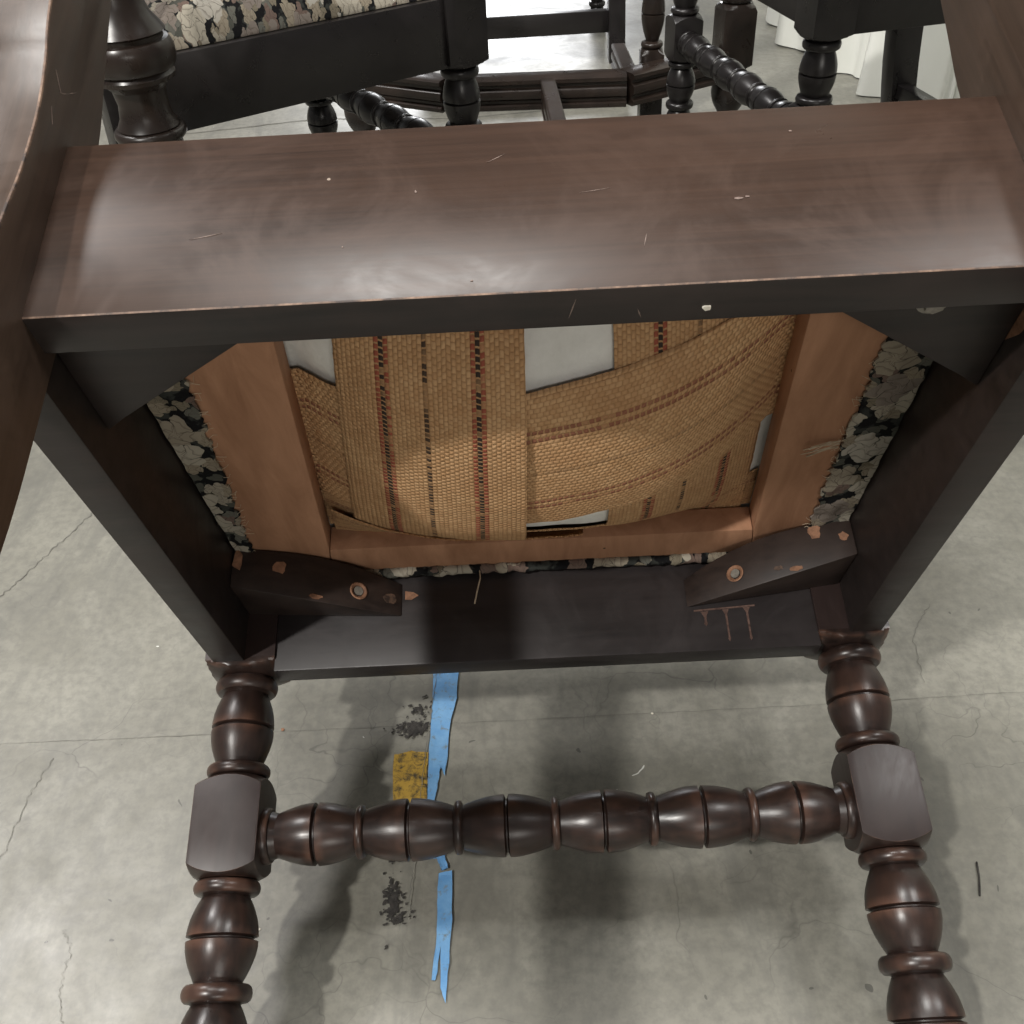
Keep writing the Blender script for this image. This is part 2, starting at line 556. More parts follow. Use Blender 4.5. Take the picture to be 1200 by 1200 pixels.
def leg_profile(top):
    sq = 0.0262
    p = [(top, 0.06, sq), (0.004, 0.06, sq)]
    for i in range(6):
        t = i / 5
        p.append((0.003 - 0.0075 * t, 0.038 - 0.0155 * t ** 1.6, sq))
    p += torus_ring(-0.0068, -0.0180, 0.0185, 0.0232)
    p += barrel(-0.0188, -0.0718, 0.0166, 0.0228)
    p += torus_ring(-0.0724, -0.0818, 0.0178, 0.0228)
    b = 0.0
    p.append((-0.0824, 0.0200, None))
    p.append((-0.1524, 0.0200, None))
    for i in range(0):
        t = i / 6
        p.append((-0.0824 - 0.016 * t, 0.0205 + 0.0135 * math.sin(t * math.pi / 2), b))
    for i in range(0):
        t = 1 - i / 6
        p.append((-0.1524 + 0.016 * t, 0.0205 + 0.0135 * math.sin(t * math.pi / 2), b))
    p += torus_ring(-0.1530, -0.1628, 0.0178, 0.0228)
    p += barrel(-0.1636, -0.2176, 0.0160, 0.0240)
    p += torus_ring(-0.2182, -0.2300, 0.0178, 0.0232)
    p += barrel(-0.2308, -0.2848, 0.0160, 0.0238)
    p += torus_ring(-0.2856, -0.2960, 0.0178, 0.0228)
    p += barrel(-0.2968, -0.3500, 0.0160, 0.0235)
    p += torus_ring(-0.3508, -0.3640, 0.0160, 0.0225)
    p += [(-0.366, 0.0175, None), (-LEG + 0.001, 0.0195, None), (-LEG, 0.0185, None)]
    return p


def stretcher_profile():
    xs = [-0.2000, -0.1378, -0.0684, 0.0, 0.0684, 0.1378, 0.2000]
    p = [(0.2105, 0.0165, None)]
    p += torus_ring(0.2098, 0.2010, 0.0165, 0.0195)
    for i in range(6):
        a, b = -xs[i], -xs[i + 1]
        p += barrel(a - 0.0034, b + 0.0034, 0.0152, 0.0215)
        if i < 5:
            p += torus_ring(b + 0.0028, b - 0.0028, 0.0158, 0.0186)
    p += torus_ring(-0.2010, -0.2098, 0.0165, 0.0195)
    p += [(-0.2105, 0.0165, None)]
    return p


def thread(name, pts, r, mat, parent, label=None):
    cu = bpy.data.curves.new(name, 'CURVE')
    cu.dimensions = '3D'
    cu.bevel_depth = r
    cu.bevel_resolution = 1
    sp = cu.splines.new('POLY')
    sp.points.add(len(pts) - 1)
    for q, c in zip(sp.points, pts):
        q.co = (*c, 1)
    tmp = bpy.data.objects.new('tmp', cu)
    COL.objects.link(tmp)
    dg = bpy.context.evaluated_depsgraph_get()
    me = bpy.data.meshes.new_from_object(tmp.evaluated_get(dg))
    bpy.data.objects.remove(tmp)
    me.materials.clear()
    return link(name, me, mat, parent, 60)


def tag(o, label, cat, group=None, kind=None):
    if label:
        o['label'] = label
    if cat:
        o['category'] = cat
    if group:
        o['group'] = group
    if kind:
        o['kind'] = kind
    return o


def smooth_poly(keys, n=5):
    """Catmull-Rom through (a, b) keys"""
    out = []
    k = [keys[0]] + list(keys) + [keys[-1]]
    for i in range(1, len(k) - 2):
        for j in range(n):
            t = j / n
            p0, p1, p2, p3 = k[i - 1], k[i], k[i + 1], k[i + 2]
            out.append(tuple(0.5 * (2 * p1[q] + (p2[q] - p0[q]) * t + (2 * p0[q] - 5 * p1[q] + 4 * p2[q] - p3[q]) * t * t
                                    + (3 * p1[q] - p0[q] - 3 * p2[q] + p3[q]) * t ** 3) for q in (0, 1)))
    out.append(keys[-1])
    return out


# ------------------------------------------------------------------ floor
def sheet(pts, z):
    bm = bmesh.new()
    bm.faces.new([bm.verts.new((x, y, z)) for x, y in pts])
    if bm.faces[:] and sum(1 for _ in bm.faces):
        bmesh.ops.triangulate(bm, faces=bm.faces[:])
    me = bm_mesh(bm, 'sheet')
    return me


def ribbon(pts, wd, z, jit=0.0):
    bm = bmesh.new()
    L = []
    for i, p in enumerate(pts):
        a = Vector(pts[max(0, i - 1)])
        b = Vector(pts[min(len(pts) - 1, i + 1)])
        d = (b - a).normalized()
        nrm = Vector((-d.y, d.x))
        ww = wd * (0.5 + random.random() * 0.8) / 2
        c = Vector(p) + nrm * random.uniform(-jit, jit)
        L.append((bm.verts.new((*(c + nrm * ww), z)), bm.verts.new((*(c - nrm * ww), z))))
    for a, b in zip(L, L[1:]):
        bm.faces.new((a[0], a[1], b[1], b[0]))
    return bm_mesh(bm, 'ribbon')


def dense(pts, n):
    out = []
    for a, b in zip(pts, pts[1:]):
        for j in range(n):
            t = j / n
            out.append((a[0] + (b[0] - a[0]) * t, a[1] + (b[1] - a[1]) * t))
    out.append(pts[-1])
    return out


bm = bmesh.new()
bmesh.ops.create_grid(bm, x_segments=2, y_segments=2, size=14)
floor = link('floor', bm_mesh(bm, 'floor'), 'concrete')
tag(floor, None, None, kind='structure')

link('floor_joint', ribbon(dense([(-1.6, 0.575), (-0.494, 0.579), (-0.1, 0.578), (0.26, 0.580), (0.45, 0.584), (1.6, 0.60)], 40), 0.0004, 0.0006, 0.0006), 'joint', floor)
link('floor_joint', ribbon(dense([(-0.086, 0.95), (-0.092, 0.638), (-0.1, 0.53), (-0.103, 0.448), (-0.106, 0.39)], 30), 0.0006, 0.0032, 0.0006), 'joint', floor)
for pts, wd in (([(-0.70, 0.60), (-0.60, 0.715), (-0.567, 0.775), (-0.546, 0.82), (-0.527, 0.866), (-0.508, 0.91), (-0.46, 0.98)], 0.0012),
                ([(-0.50, 0.36), (-0.448, 0.458), (-0.447, 0.515), (-0.438, 0.56)], 0.0005),
                ([(-0.352, 0.32), (-0.363, 0.346), (-0.364, 0.381), (-0.375, 0.396)], 0.0004),
                ([(0.36, 0.60), (0.37, 0.66), (0.40, 0.70)], 0.0006),
                ([(-0.70, 2.2), (-0.4, 2.25), (-0.1, 2.2), (0.2, 2.24)], 0.004)):
    link('floor_crack', ribbon(dense(pts, 12), wd, 0.0008, 0.002), 'joint', floor)

YEL = [(-0.127, 0.546), (-0.112, 0.549), (-0.096, 0.547), (-0.097, 0.53), (-0.096, 0.513), (-0.0955, 0.488), (-0.094, 0.462), (-0.087, 0.455), (-0.086, 0.449), (-0.095, 0.443), (-0.105, 0.444),
       (-0.106, 0.46), (-0.112, 0.478), (-0.124, 0.485), (-0.126, 0.515)]
BL1 = [(-0.096, 0.70), (-0.070, 0.70), (-0.071, 0.648), (-0.0725, 0.606), (-0.078, 0.576), (-0.079, 0.548), (-0.081, 0.520), (-0.085, 0.530), (-0.087, 0.508), (-0.093, 0.470), (-0.0955, 0.503), (-0.096, 0.54), (-0.0952, 0.587), (-0.0955, 0.649)]
BL2 = [(-0.096, 0.447), (-0.085, 0.448), (-0.079, 0.446), (-0.076, 0.432), (-0.081, 0.430), (-0.085, 0.441), (-0.095, 0.442)]
BL3 = [(-0.083, 0.428), (-0.0725, 0.430), (-0.0715, 0.389), (-0.073, 0.355), (-0.075, 0.326), (-0.0785, 0.337), (-0.0795, 0.369), (-0.0825, 0.343), (-0.0855, 0.343), (-0.083, 0.376), (-0.0835, 0.403)]


def tape(name, pts, z, mat, lift):
    """thin tape sheet with creases and edges lifting off the concrete"""
    bm = bmesh.new()
    f = bm.faces.new([bm.verts.new((x, y, z)) for x, y in pts])
    bmesh.ops.triangulate(bm, faces=[f])
    bmesh.ops.subdivide_edges(bm, edges=bm.edges[:], cuts=2, use_grid_fill=True)
    for v in bm.verts:
        e = 1.0 if v.is_boundary else 0.35
        v.co.z = z + lift * e * max(0.0, 0.25 + 0.9 * noise.noise(Vector((v.co.x * 130, v.co.y * 70, z * 900))))
    r = bmesh.ops.extrude_face_region(bm, geom=bm.faces[:])
    for g in r['geom']:
        if isinstance(g, bmesh.types.BMVert):
            g.co.z += 0.0002
    return link(name, bm_mesh(bm, name), mat)


def rag(pts, amp, n=4):
    d = dense(pts + [pts[0]], n)[:-1]
    return [(x + random.uniform(-amp, amp), y + random.uniform(-amp, amp)) for x, y in d]


tag(tape('yellow_tape', rag(YEL, 0.0007), 0.0012, 'yellow', 0.0004), 'worn scrap of yellow tape stuck to the concrete floor', 'tape')
for pts, lab in ((BL1, 'torn blue tape strip running out from under the front rail'),
                 (BL2, 'small scrap of blue tape just below the beaded stretcher'),
                 (BL3, 'forked blue tape strip nearest the bottom of the photo')):
    tag(tape('blue_tape', rag(pts, 0.0004), 0.0020, 'blue', 0.0016), lab, 'tape', 'scraps of blue tape on the floor')


def blot(cx, cy, rx, ry, n, name):
    bm = bmesh.new()
    for i in range(n):
        x = random.gauss(cx, rx)
        y = random.gauss(cy, ry)
        s = random.uniform(0.0006, 0.0024)
        k = random.randint(5, 8)
        a0 = random.random() * 6
        st = random.uniform(0.6, 2.2)
        z = 0.0016 + i * 1.5e-6
        try:
            rot = random.choice((random.gauss(1.2, 0.5), random.gauss(0.2, 0.5)))
            loc = [(s * st * random.uniform(.3, 1) * math.cos(6.283 * j / k), s * random.uniform(.3, 1) * math.sin(6.283 * j / k)) for j in range(k)]
            bm.faces.new([bm.verts.new((x + p[0] * math.cos(rot) - p[1] * math.sin(rot), y + p[0] * math.sin(rot) + p[1] * math.cos(rot), z)) for p in loc])
        except ValueError:
            pass
    o = link(name, bm_mesh(bm, name), 'scuff', floor)
    o['kind'] = 'stuff'


blot(-0.112, 0.574, 0.0085, 0.0042, 150, 'scuff_mark')
blot(-0.108, 0.590, 0.006, 0.008, 45, 'scuff_mark')
blot(-0.118, 0.408, 0.004, 0.010, 130, 'scuff_mark')
blot(-0.114, 0.394, 0.004, 0.003, 50, 'scuff_mark')
blot(-0.120, 0.446, 0.003, 0.003, 30, 'scuff_mark')
# little debris lying on the floor
tw = thread('splinter', [(0.341, 0.418, 0.0012), (0.338, 0.405, 0.0016), (0.333, 0.390, 0.0010)], 0.0008, 'scuff', None)
tag(tw, 'thin dark splinter lying on the floor right of the chair', 'splinter')


def chip(x, y, s, mat, label):
    bm = bmesh.new()
    bmesh.ops.create_icosphere(bm, subdivisions=1, radius=s)
    for v in bm.verts:
        v.co = Vector((v.co.x * random.uniform(.7, 1.5), v.co.y * random.uniform(.7, 1.3), v.co.z * 0.4)) + Vector((x, y, s * 0.35))
    tag(link('floor_chip', bm_mesh(bm, 'chip'), mat), label, 'debris', 'crumbs on the floor')


chip(-0.232, 0.580, 0.0020, 'raw', 'tiny orange wood chip on the floor beside the left leg')
chip(-0.221, 0.389, 0.0013, 'fleck', 'tiny white crumb on the floor near the left leg')
chip(0.107, 0.579, 0.0013, 'fleck', 'tiny white crumb on the floor under the front rail')

# ------------------------------------------------------------------ the tipped chair
TILT = math.radians(69.6656)
chair = bpy.data.objects.new('side_chair', None)
COL.objects.link(chair)
chair.location = (0.01059, 0.50834, 0.17364)
chair.rotation_euler = (-TILT, 0, 0)
tag(chair, 'dark turned-leg side chair tipped forward, underside of its webbed seat showing', 'chair')



def leg_with_block(top, n, wob):
    """turned leg plus its square stretcher block with rounded shoulders"""
    prof = [(-0.0824, 0.0205, None)]
    for i in range(1, 9):
        t = i / 8
        prof.append((-0.0824 - 0.013 * t, 0.0205 + 0.0145 * math.sin(t * math.pi / 2), None))
    prof += [(-0.1524 - (z + 0.0824), r, None) for z, r, q in prof[::-1]]
    la = bpy.data.objects.new('tmp_a', bm_mesh(turned(prof, 96), 'a'))
    lb = bpy.data.objects.new('tmp_b', bm_mesh(box((-0.0235, -0.0235, -0.17), (0.0235, 0.0235, -0.06), 0), 'b'))
    COL.objects.link(la)
    COL.objects.link(lb)
    md = la.modifiers.new('cut', 'BOOLEAN')
    md.operation = 'INTERSECT'
    md.solver = 'EXACT'
    md.object = lb
    dg = bpy.context.evaluated_depsgraph_get()
    me = bpy.data.meshes.new_from_object(la.evaluated_get(dg))
    bm_ = turned(leg_profile(top), n, wob)
    bm_.from_mesh(me)
    big = [f_ for f_ in bm_.faces if f_.calc_area() > 6e-4 and len(f_.verts) > 20]
    es = list({e for f_ in big for e in f_.edges})
    r_ = bmesh.ops.bevel(bm_, geom=es, offset=0.0006, segments=2, profile=0.6, affect='EDGES', clamp_overlap=True)
    for f_ in r_['faces']:
        f_.material_index = 2
    for f_ in bm_.faces:
        if f_.calc_center_median().z > 0.003 or (f_.calc_area() > 6e-4 and len(f_.verts) > 20):
            f_.material_index = 1
    bpy.data.objects.remove(la)
    bpy.data.objects.remove(lb)
    return bm_mesh(bm_, 'turned_leg')


leg_mesh = leg_with_block(0.112, 64, 0.010)
st_mesh = bm_mesh(turned(stretcher_profile(), 48, 0.014), 'beaded_stretcher')
for sx in (-1, 1):
    o = link('front_leg', leg_mesh, ['turned', 'flat', 'rubbed'], chair, 32)
    o.location = (sx * 0.2300, 0.0235, 0)
    if sx > 0:
        o.rotation_euler = (0, 0, math.pi)
o = link('stretcher', st_mesh, 'turned', chair, 32)
o.location = (0, 0.0235, -0.1235)
o.rotation_euler = (0, math.pi / 2, 0)

# rear rail: its outer face is the broad board in front of the camera
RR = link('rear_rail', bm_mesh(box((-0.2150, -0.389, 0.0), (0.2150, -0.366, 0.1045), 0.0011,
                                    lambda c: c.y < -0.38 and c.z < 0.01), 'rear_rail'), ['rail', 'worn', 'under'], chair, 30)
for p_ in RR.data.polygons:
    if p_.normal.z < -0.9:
        p_.material_index = 2  # bottom face takes the darker wood
# side rails
for sx in (-1, 1):
    a, b = sx * 0.2265, sx * 0.2500
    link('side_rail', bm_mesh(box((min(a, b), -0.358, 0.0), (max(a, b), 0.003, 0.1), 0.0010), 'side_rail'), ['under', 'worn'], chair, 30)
link('front_rail', bm_mesh(box((-0.2045, 0.0, -0.0085), (0.2045, 0.022, 0.1), 0.0012), 'front_rail'), ['front', 'worn'], chair, 30)

# rear posts: one curved plank each, leg below the seat and back upright above it
rear_edge = smooth_poly([(-0.385, -0.482), (-0.20, -0.440), (-0.06, -0.4225), (0.0244, -0.4185), (0.0585, -0.4155), (0.0955, -0.4157),
                         (0.125, -0.4205), (0.160, -0.4295), (0.30, -0.452), (0.45, -0.475), (0.62, -0.50)])
front_edge = smooth_poly([(-0.385, -0.440), (-0.20, -0.382), (-0.0991, -0.3640), (-0.03, -0.3595), (0.06, -0.3590), (0.1324, -0.3645),
                          (0.1732, -0.3740), (0.2205, -0.3850), (0.30, -0.402), (0.45, -0.430), (0.62, -0.460)])
outline = [(y, z) for z, y in rear_edge] + [(y, z) for z, y in front_edge[::-1]]
for sx in (-1, 1):
    a, b = sx * 0.2150, sx * 0.2560
    ol = outline if sx < 0 else [(y - (0.014 if (z > 0.07 and i < len(rear_edge)) else 0.0), z) for i, (y, z) in enumerate(outline)]
    pb = prism(ol, 0, min(a, b), max(a, b), 0)
    # break the long arrises with a worn chamfer
    es = []
    for e in pb.edges:
        f = e.link_faces
        if len(f) == 2 and e.calc_face_angle(0) > 1.0:
            es.append(e)
    inner = [e for e in es if abs(abs(e.verts[0].co.x) - 0.215) < 1e-4 and abs(abs(e.verts[1].co.x) - 0.215) < 1e-4]
    back = [e for e in inner if (e.verts[0].co.y + e.verts[1].co.y) / 2 < -0.405 or (e.verts[0].co.z > .3)]
    r = bmesh.ops.bevel(pb, geom=back, offset=0.0011, segments=2, profile=0.5, affect='EDGES')
    for f in r['faces']:
        f.material_index = 1
    link('rear_post', bm_mesh(pb, 'rear_post'), ['post', 'worn'], chair, 30)
link('crest_rail', bm_mesh(box((-0.2148, -0.490, 0.53), (0.2148, -0.468, 0.60), 0.002), 'crest_rail'), ['post', 'worn'], chair, 30)
link('back_rail', bm_mesh(box((-0.2148, -0.445, 0.33), (0.2148, -0.423, 0.37), 0.002), 'back_rail'), ['post', 'worn'], chair, 30)

# nicks on the rear rail
def flat_blob(pts, normal_axis, val, th, name, mat, parent):
    """thin irregular chip lying on a flat face of the chair"""
    bm_ = prism(pts, normal_axis, val, val + th, 0)
    return link(name, bm_mesh(bm_, name), mat, parent)


def blob2(cx, cz, rx, rz, n=9, seed=0):
    rnd = random.Random(seed)
    return [(cx + rx * rnd.uniform(.6, 1.1) * math.cos(6.283 * i / n), cz + rz * rnd.uniform(.6, 1.1) * math.sin(6.283 * i / n)) for i in range(n)]


flat_blob(blob2(0.0705, -0.3745, 0.0021, 0.0016, 9, 3), 2, -0.0010, 0.0012, 'paint_fleck', 'fleck', RR)
for i, (x, z, rx, rz) in enumerate([(0.0885, 0.0475, 0.0022, 0.0008), (0.0925, 0.0482, 0.0013, 0.0006), (-0.052, 0.062, 0.0005, 0.0010),
                                    (-0.083, 0.031, 0.0004, 0.0005), (0.118, 0.088, 0.0008, 0.0006), (-0.028, 0.008, 0.0007, 0.0004)]):
    flat_blob(blob2(x, z, rx, rz, 8, i), 1, -0.3893, 0.0004, 'nick', 'pale', RR)

def scratch(pts, axis, val, th, wd, parent):
    """fine scratch: a thin raised burr along a polyline on a flat face"""
    for a, b in zip(pts, pts[1:]):
        d = Vector((b[0] - a[0], b[1] - a[1])).normalized()
        n_ = Vector((-d.y, d.x)) * wd
        flat_blob([(a[0], a[1]), ((a[0] + b[0]) / 2 + n_.x, (a[1] + b[1]) / 2 + n_.y), (b[0], b[1]), ((a[0] + b[0]) / 2 - n_.x, (a[1] + b[1]) / 2 - n_.y)], axis, val, th, 'scratch', 'pale', parent)


scratch([(-0.020, 0.078), (-0.012, 0.083)], 1, -0.3892, 0.0003, 0.0002, RR)
scratch([(-0.150, 0.040), (-0.136, 0.043)], 1, -0.3892, 0.0003, 0.0002, RR)
scratch([(0.045, 0.022), (0.047, 0.030)], 1, -0.3892, 0.0003, 0.0002, RR)
scratch([(0.020, 0.056), (0.034, 0.058)], 1, -0.3892, 0.0003, 0.00015, RR)
scratch([(0.012, -0.372), (0.015, -0.384)], 2, -0.0002, 0.0003, 0.0003, RR)
scratch([(0.043, -0.370), (0.041, -0.376)], 2, -0.0002, 0.0003, 0.0003, RR)
LP = [o for o in chair.children if o.name.startswith('rear_post') and o.data.vertices[0].co.x < 0][0]
scratch([(-0.412, 0.128), (-0.404, 0.122), (-0.399, 0.128), (-0.393, 0.137)], 0, -0.2152, 0.0004, 0.0003, LP)
scratch([(-0.408, 0.108), (-0.404, 0.101)], 0, -0.2152, 0.0004, 0.0003, LP)


# corner blocks
def front_block(sx, zs, ze):
    """curved glue block across the front corner; diagonal face towards the rear"""
    n = 10
    x0, y0 = 0.2262, -0.056
    x1, y1 = 0.1085, -0.0005
    face = []
    for i in range(n + 1):
        t = i / n
        x = x0 + (x1 - x0) * t
        y = y0 + (y1 - y0) * t - 0.010 * math.sin(math.pi * t)
        zb = zs[0] + (ze[0] - zs[0]) * t - 0.004 * math.sin(math.pi * t)
        zt = zs[1] + (ze[1] - zs[1]) * t ** 3
        face.append((x * sx, y, zb, zt))
    bm_ = bmesh.new()
    fb = [bm_.verts.new((p[0], p[1], p[2])) for p in face]
    ft = [bm_.verts.new((p[0], p[1], p[3])) for p in face]
    cb = bm_.verts.new((sx * x0, y1, zs[0] + 0.002))
    ct = bm_.verts.new((sx * x0, y1, zs[1]))
    for i in range(n):
        bm_.faces.new((fb[i], fb[i + 1], ft[i + 1], ft[i]))
    bm_.faces.new(fb + [cb])
    bm_.faces.new(ft + [ct])
    bm_.faces.new((fb[0], ft[0], ct, cb))
    bm_.faces.new((fb[-1], ft[-1], ct, cb))
    bmesh.ops.recalc_face_normals(bm_, faces=bm_.faces)
    bevel(bm_, 0.0012, 2)
    o = link('corner_block', bm_mesh(bm_, 'corner_block'), ['block', 'worn'], chair, 35)

    def at(t, zf):
        i = min(n - 1, int(t * n))
        u = t * n - i
        p = [face[i][q] + (face[i + 1][q] - face[i][q]) * u for q in range(4)]
        d = Vector((face[i + 1][0] - face[i][0], face[i + 1][1] - face[i][1], 0)).normalized()
        nrm = Vector((d.y, -d.x, 0))
        if nrm.y > 0:
            nrm = -nrm
        return Vector((p[0], p[1], p[2] + (p[3] - p[2]) * zf)), d, nrm
    return o, at


def disc_on(at, t, zf, rx, rz, mat, parent, name, seed, lift=0.0005):
    c, d, nrm = at(t, zf)
    rnd = random.Random(seed)
    bm_ = bmesh.new()
    n = 12
    V = []
    for i in range(n):
        a = 6.283 * i / n
        k = rnd.uniform(0.72, 1.12)
        V.append(bm_.verts.new(c + nrm * lift + d * (rx * k * math.cos(a)) + Vector((0, 0, rz * k * math.sin(a)))))
    f = bm_.faces.new(V)
    r = bmesh.ops.extrude_face_region(bm_, geom=[f])
    for v in r['geom']:
        if isinstance(v, bmesh.types.BMVert):
            v.co -= nrm * (lift + 0.0003)
    return link(name, bm_mesh(bm_, name), mat, parent)


def screw_hole(at, t, zf, r, parent):
    c, d, nrm = at(t, zf)
    bm_ = bmesh.new()
    n = 18
    rings = []
    for rr, dep in ((r * 1.15, 0.0004), (r, 0.0009), (r * 0.78, 0.0002), (r * 0.62, -0.0012)):
        rings.append([bm_.verts.new(c + nrm * (0.0006 + dep) + d * rr * math.cos(6.283 * i / n) + Vector((0, 0, rr * math.sin(6.283 * i / n)))) for i in range(n)])
    for a, b in zip(rings, rings[1:]):
        for i in range(n):
            bm_.faces.new((a[i], a[(i + 1) % n], b[(i + 1) % n], b[i]))
    o = link('screw_hole', bm_mesh(bm_, 'screw_hole'), 'raw', parent, 40)
    bm_ = bmesh.new()
    V = [bm_.verts.new(c + nrm * 0.0009 + d * r * 0.6 * math.cos(6.283 * i / n) + Vector((0, 0, r * 0.6 * math.sin(6.283 * i / n)))) for i in range(n)]
    bm_.faces.new(V)
    link('screw_head', bm_mesh(bm_, 'screw_head'), 'metal', parent)
    return o


bl, atl = front_block(-1, (0.036, 0.0672), (0.031, 0.058))
disc_on(atl, 0.28, 0.62, 0.0052, 0.0055, 'raw', bl, 'bare_spot', 1)
screw_hole(atl, 0.74, 0.42, 0.0062, bl)
disc_on(atl, 0.50, 0.10, 0.0050, 0.0022, 'raw', bl, 'bare_spot', 2)
disc_on(atl, 0.03, 0.70, 0.0040, 0.0085, 'raw', bl, 'bare_spot', 3)
disc_on(atl, 0.93, 0.45, 0.0060, 0.0050, 'worn', bl, 'bare_spot', 4)
br, atr = front_block(1, (0.038, 0.0672), (0.027, 0.050))
disc_on(atr, 0.22, 0.80, 0.0050, 0.0055, 'raw', br, 'bare_spot', 5)
screw_hole(atr, 0.70, 0.42, 0.0058, br)
disc_on(atr, 0.36, 0.10, 0.0048, 0.0022, 'raw', br, 'bare_spot', 6)
disc_on(atr, 0.46, 0.22, 0.0042, 0.0020, 'worn', br, 'bare_spot', 7)
disc_on(atr, 0.06, 0.55, 0.0035, 0.0040, 'raw', br, 'bare_spot', 8)
for sx in (-1, 1):
    tri = [(sx * 0.2260, -0.3655), (sx * 0.116, -0.3655), (sx * 0.124, -0.352), (sx * 0.214, -0.286), (sx * 0.2260, -0.276)]
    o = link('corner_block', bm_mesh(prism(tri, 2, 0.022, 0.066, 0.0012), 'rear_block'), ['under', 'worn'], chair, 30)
    if sx > 0:
        bm_ = bmesh.new()
        for rr, z0, z1 in ((0.0085, 0.0195, 0.0225), (0.0052, 0.0165, 0.0215)):
            bmesh.ops.create_cone(bm_, cap_ends=True, segments=16 if rr > .006 else 6, radius1=rr * .92, radius2=rr, depth=z1 - z0,
                                  matrix=Matrix.Translation((0.180, -0.347, (z0 + z1) / 2)))
        link('bolt', bm_mesh(bm_, 'bolt'), 'metal', o, 30)

# pale finish drips on the front rail under the right block
FRo = chair
for i, (x, z0, z1, wd) in enumerate([(0.1215, 0.023, 0.012, 0.0016), (0.1375, 0.024, -0.001, 0.0013), (0.1535, 0.025, -0.001, 0.0014)]):
    pts = [(x - wd * 1.9, z0), (x - wd * .6, z0 - 0.004), (x - wd * .45, z1 + 0.003), (x - wd * .8, z1 + .001), (x, z1 - .001), (x + wd * .8, z1 + 0.001), (x + wd * .5, z1 + 0.003),
           (x + wd * .6, z0 - 0.004), (x + wd * 1.9, z0)]
    flat_blob(pts, 1, -0.0006, 0.0012, 'finish_drip', 'drip', chair)
flat_blob([(0.1135, 0.0245), (0.160, 0.0268), (0.160, 0.0255), (0.1135, 0.0232)], 1, -0.0007, 0.0012, 'finish_drip', 'drip', chair)
flat_blob([(-0.1065, 0.052), (-0.1000, 0.0508), (-0.0960, 0.0480), (-0.1015, 0.0445), (-0.1065, 0.045)], 1, -0.0005, 0.0010, 'bare_spot', 'raw', chair)
flat_blob([(-0.345, 0.012), (-0.325, 0.016), (-0.300, 0.030), (-0.285, 0.047), (-0.300, 0.055), (-0.318, 0.040), (-0.340, 0.034)], 0, 0.2262, 0.0006, 'bare_spot', 'raw', chair)

# ------------------------------------------------------------------ drop-in seat (part of the chair)
ZS, ZT = 0.068, 0.088
X0, X1 = -0.2255, 0.2255
Y0, Y1 = -0.358, -0.001
IX0r, IX0f, IX1r, IX1f = -0.132, -0.158, 0.139, 0.158       # inner opening, rear / front
IY0, IY1 = -0.318, -0.044


def bulge(x, y):
    t = (y - IY0) / (IY1 - IY0)
    xl = IX0r + (IX0f - IX0r) * t
    xr = IX1r + (IX1f - IX1r) * t
    a = abs((x - (xl + xr) / 2) / ((xr - xl) / 2))
    b = abs((y - (IY0 + IY1) / 2) / ((IY1 - IY0) / 2))
    a, b = min(a, 1.0), min(b, 1.0)
    return 0.090 - 0.056 * (1 - a ** 2.5) * (1 - b ** 3.0)


def grid_mesh(fn, nu, nv, name, uvfn=None, thick=0.0):
    me = bpy.data.meshes.new(name)
    V, F = [], []
    for j in range(nv + 1):
        for i in range(nu + 1):
            V.append(fn(i / nu, j / nv))
    for j in range(nv):
        for i in range(nu):
            a = j * (nu + 1) + i
            F.append((a, a + 1, a + nu + 2, a + nu + 1))
    nb = len(V)
    if thick:
        V += [(x, y, z + thick) for x, y, z in V]
        F += [tuple(nb + q for q in f[::-1]) for f in F]
        bd = [i for i in range(nu + 1)] + [j * (nu + 1) + nu for j in range(1, nv + 1)] + \
             [nv * (nu + 1) + i for i in range(nu - 1, -1, -1)] + [j * (nu + 1) for j in range(nv - 1, 0, -1)]
        for a, b in zip(bd, bd[1:] + bd[:1]):
            F.append((a, nb + a, nb + b, b))
    me.from_pydata(V, [], F)
    if uvfn:
        uvl = me.uv_layers.new(name='UVMap')
        for lp in me.loops:
            vi = lp.vertex_index % nb
            uvl.data[lp.index].uv = uvfn((vi % (nu + 1)) / nu, (vi // (nu + 1)) / nv)
    me.validate()
    me.update()
    bmm = bmesh.new()
    bmm.from_mesh(me)
    bmesh.ops.recalc_face_normals(bmm, faces=bmm.faces)
    bmm.to_mesh(me)
    bmm.free()
    return me


# padding: white muslin under the webbing (bulging down between the frame members), domed top above
def pad_bottom(u, v):
    y = Y0 + 0.004 + (Y1 - Y0 - 0.008) * v
    x = X0 + 0.004 + (X1 - X0 - 0.008) * u
    z = bulge(x, y) + 0.0038 + 0.0020 * noise.noise(Vector((x * 34, y * 34, 1.3)))
    return (x, y, z)


seat = link('seat', grid_mesh(pad_bottom, 60, 56, 'seat_pad', thick=0.035), 'muslin', chair, 60)
seat['label'] = 'drop-in seat pad in white lining'


def cover_top(u, v):
    x = X0 + (X1 - X0) * u
    y = Y0 + (Y1 - Y0) * v
    e = (1 - abs(2 * u - 1) ** 5) * (1 - abs(2 * v - 1) ** 5)
    return (x, y, 0.126 + 0.030 * e)


link('seat_cover', grid_mesh(cover_top, 24, 24, 'seat_cover', thick=0.002), 'floral', seat, 60)


def member(pts):
    return bm_mesh(prism(pts, 2, ZS, ZT, 0.0010), 'frame_member')


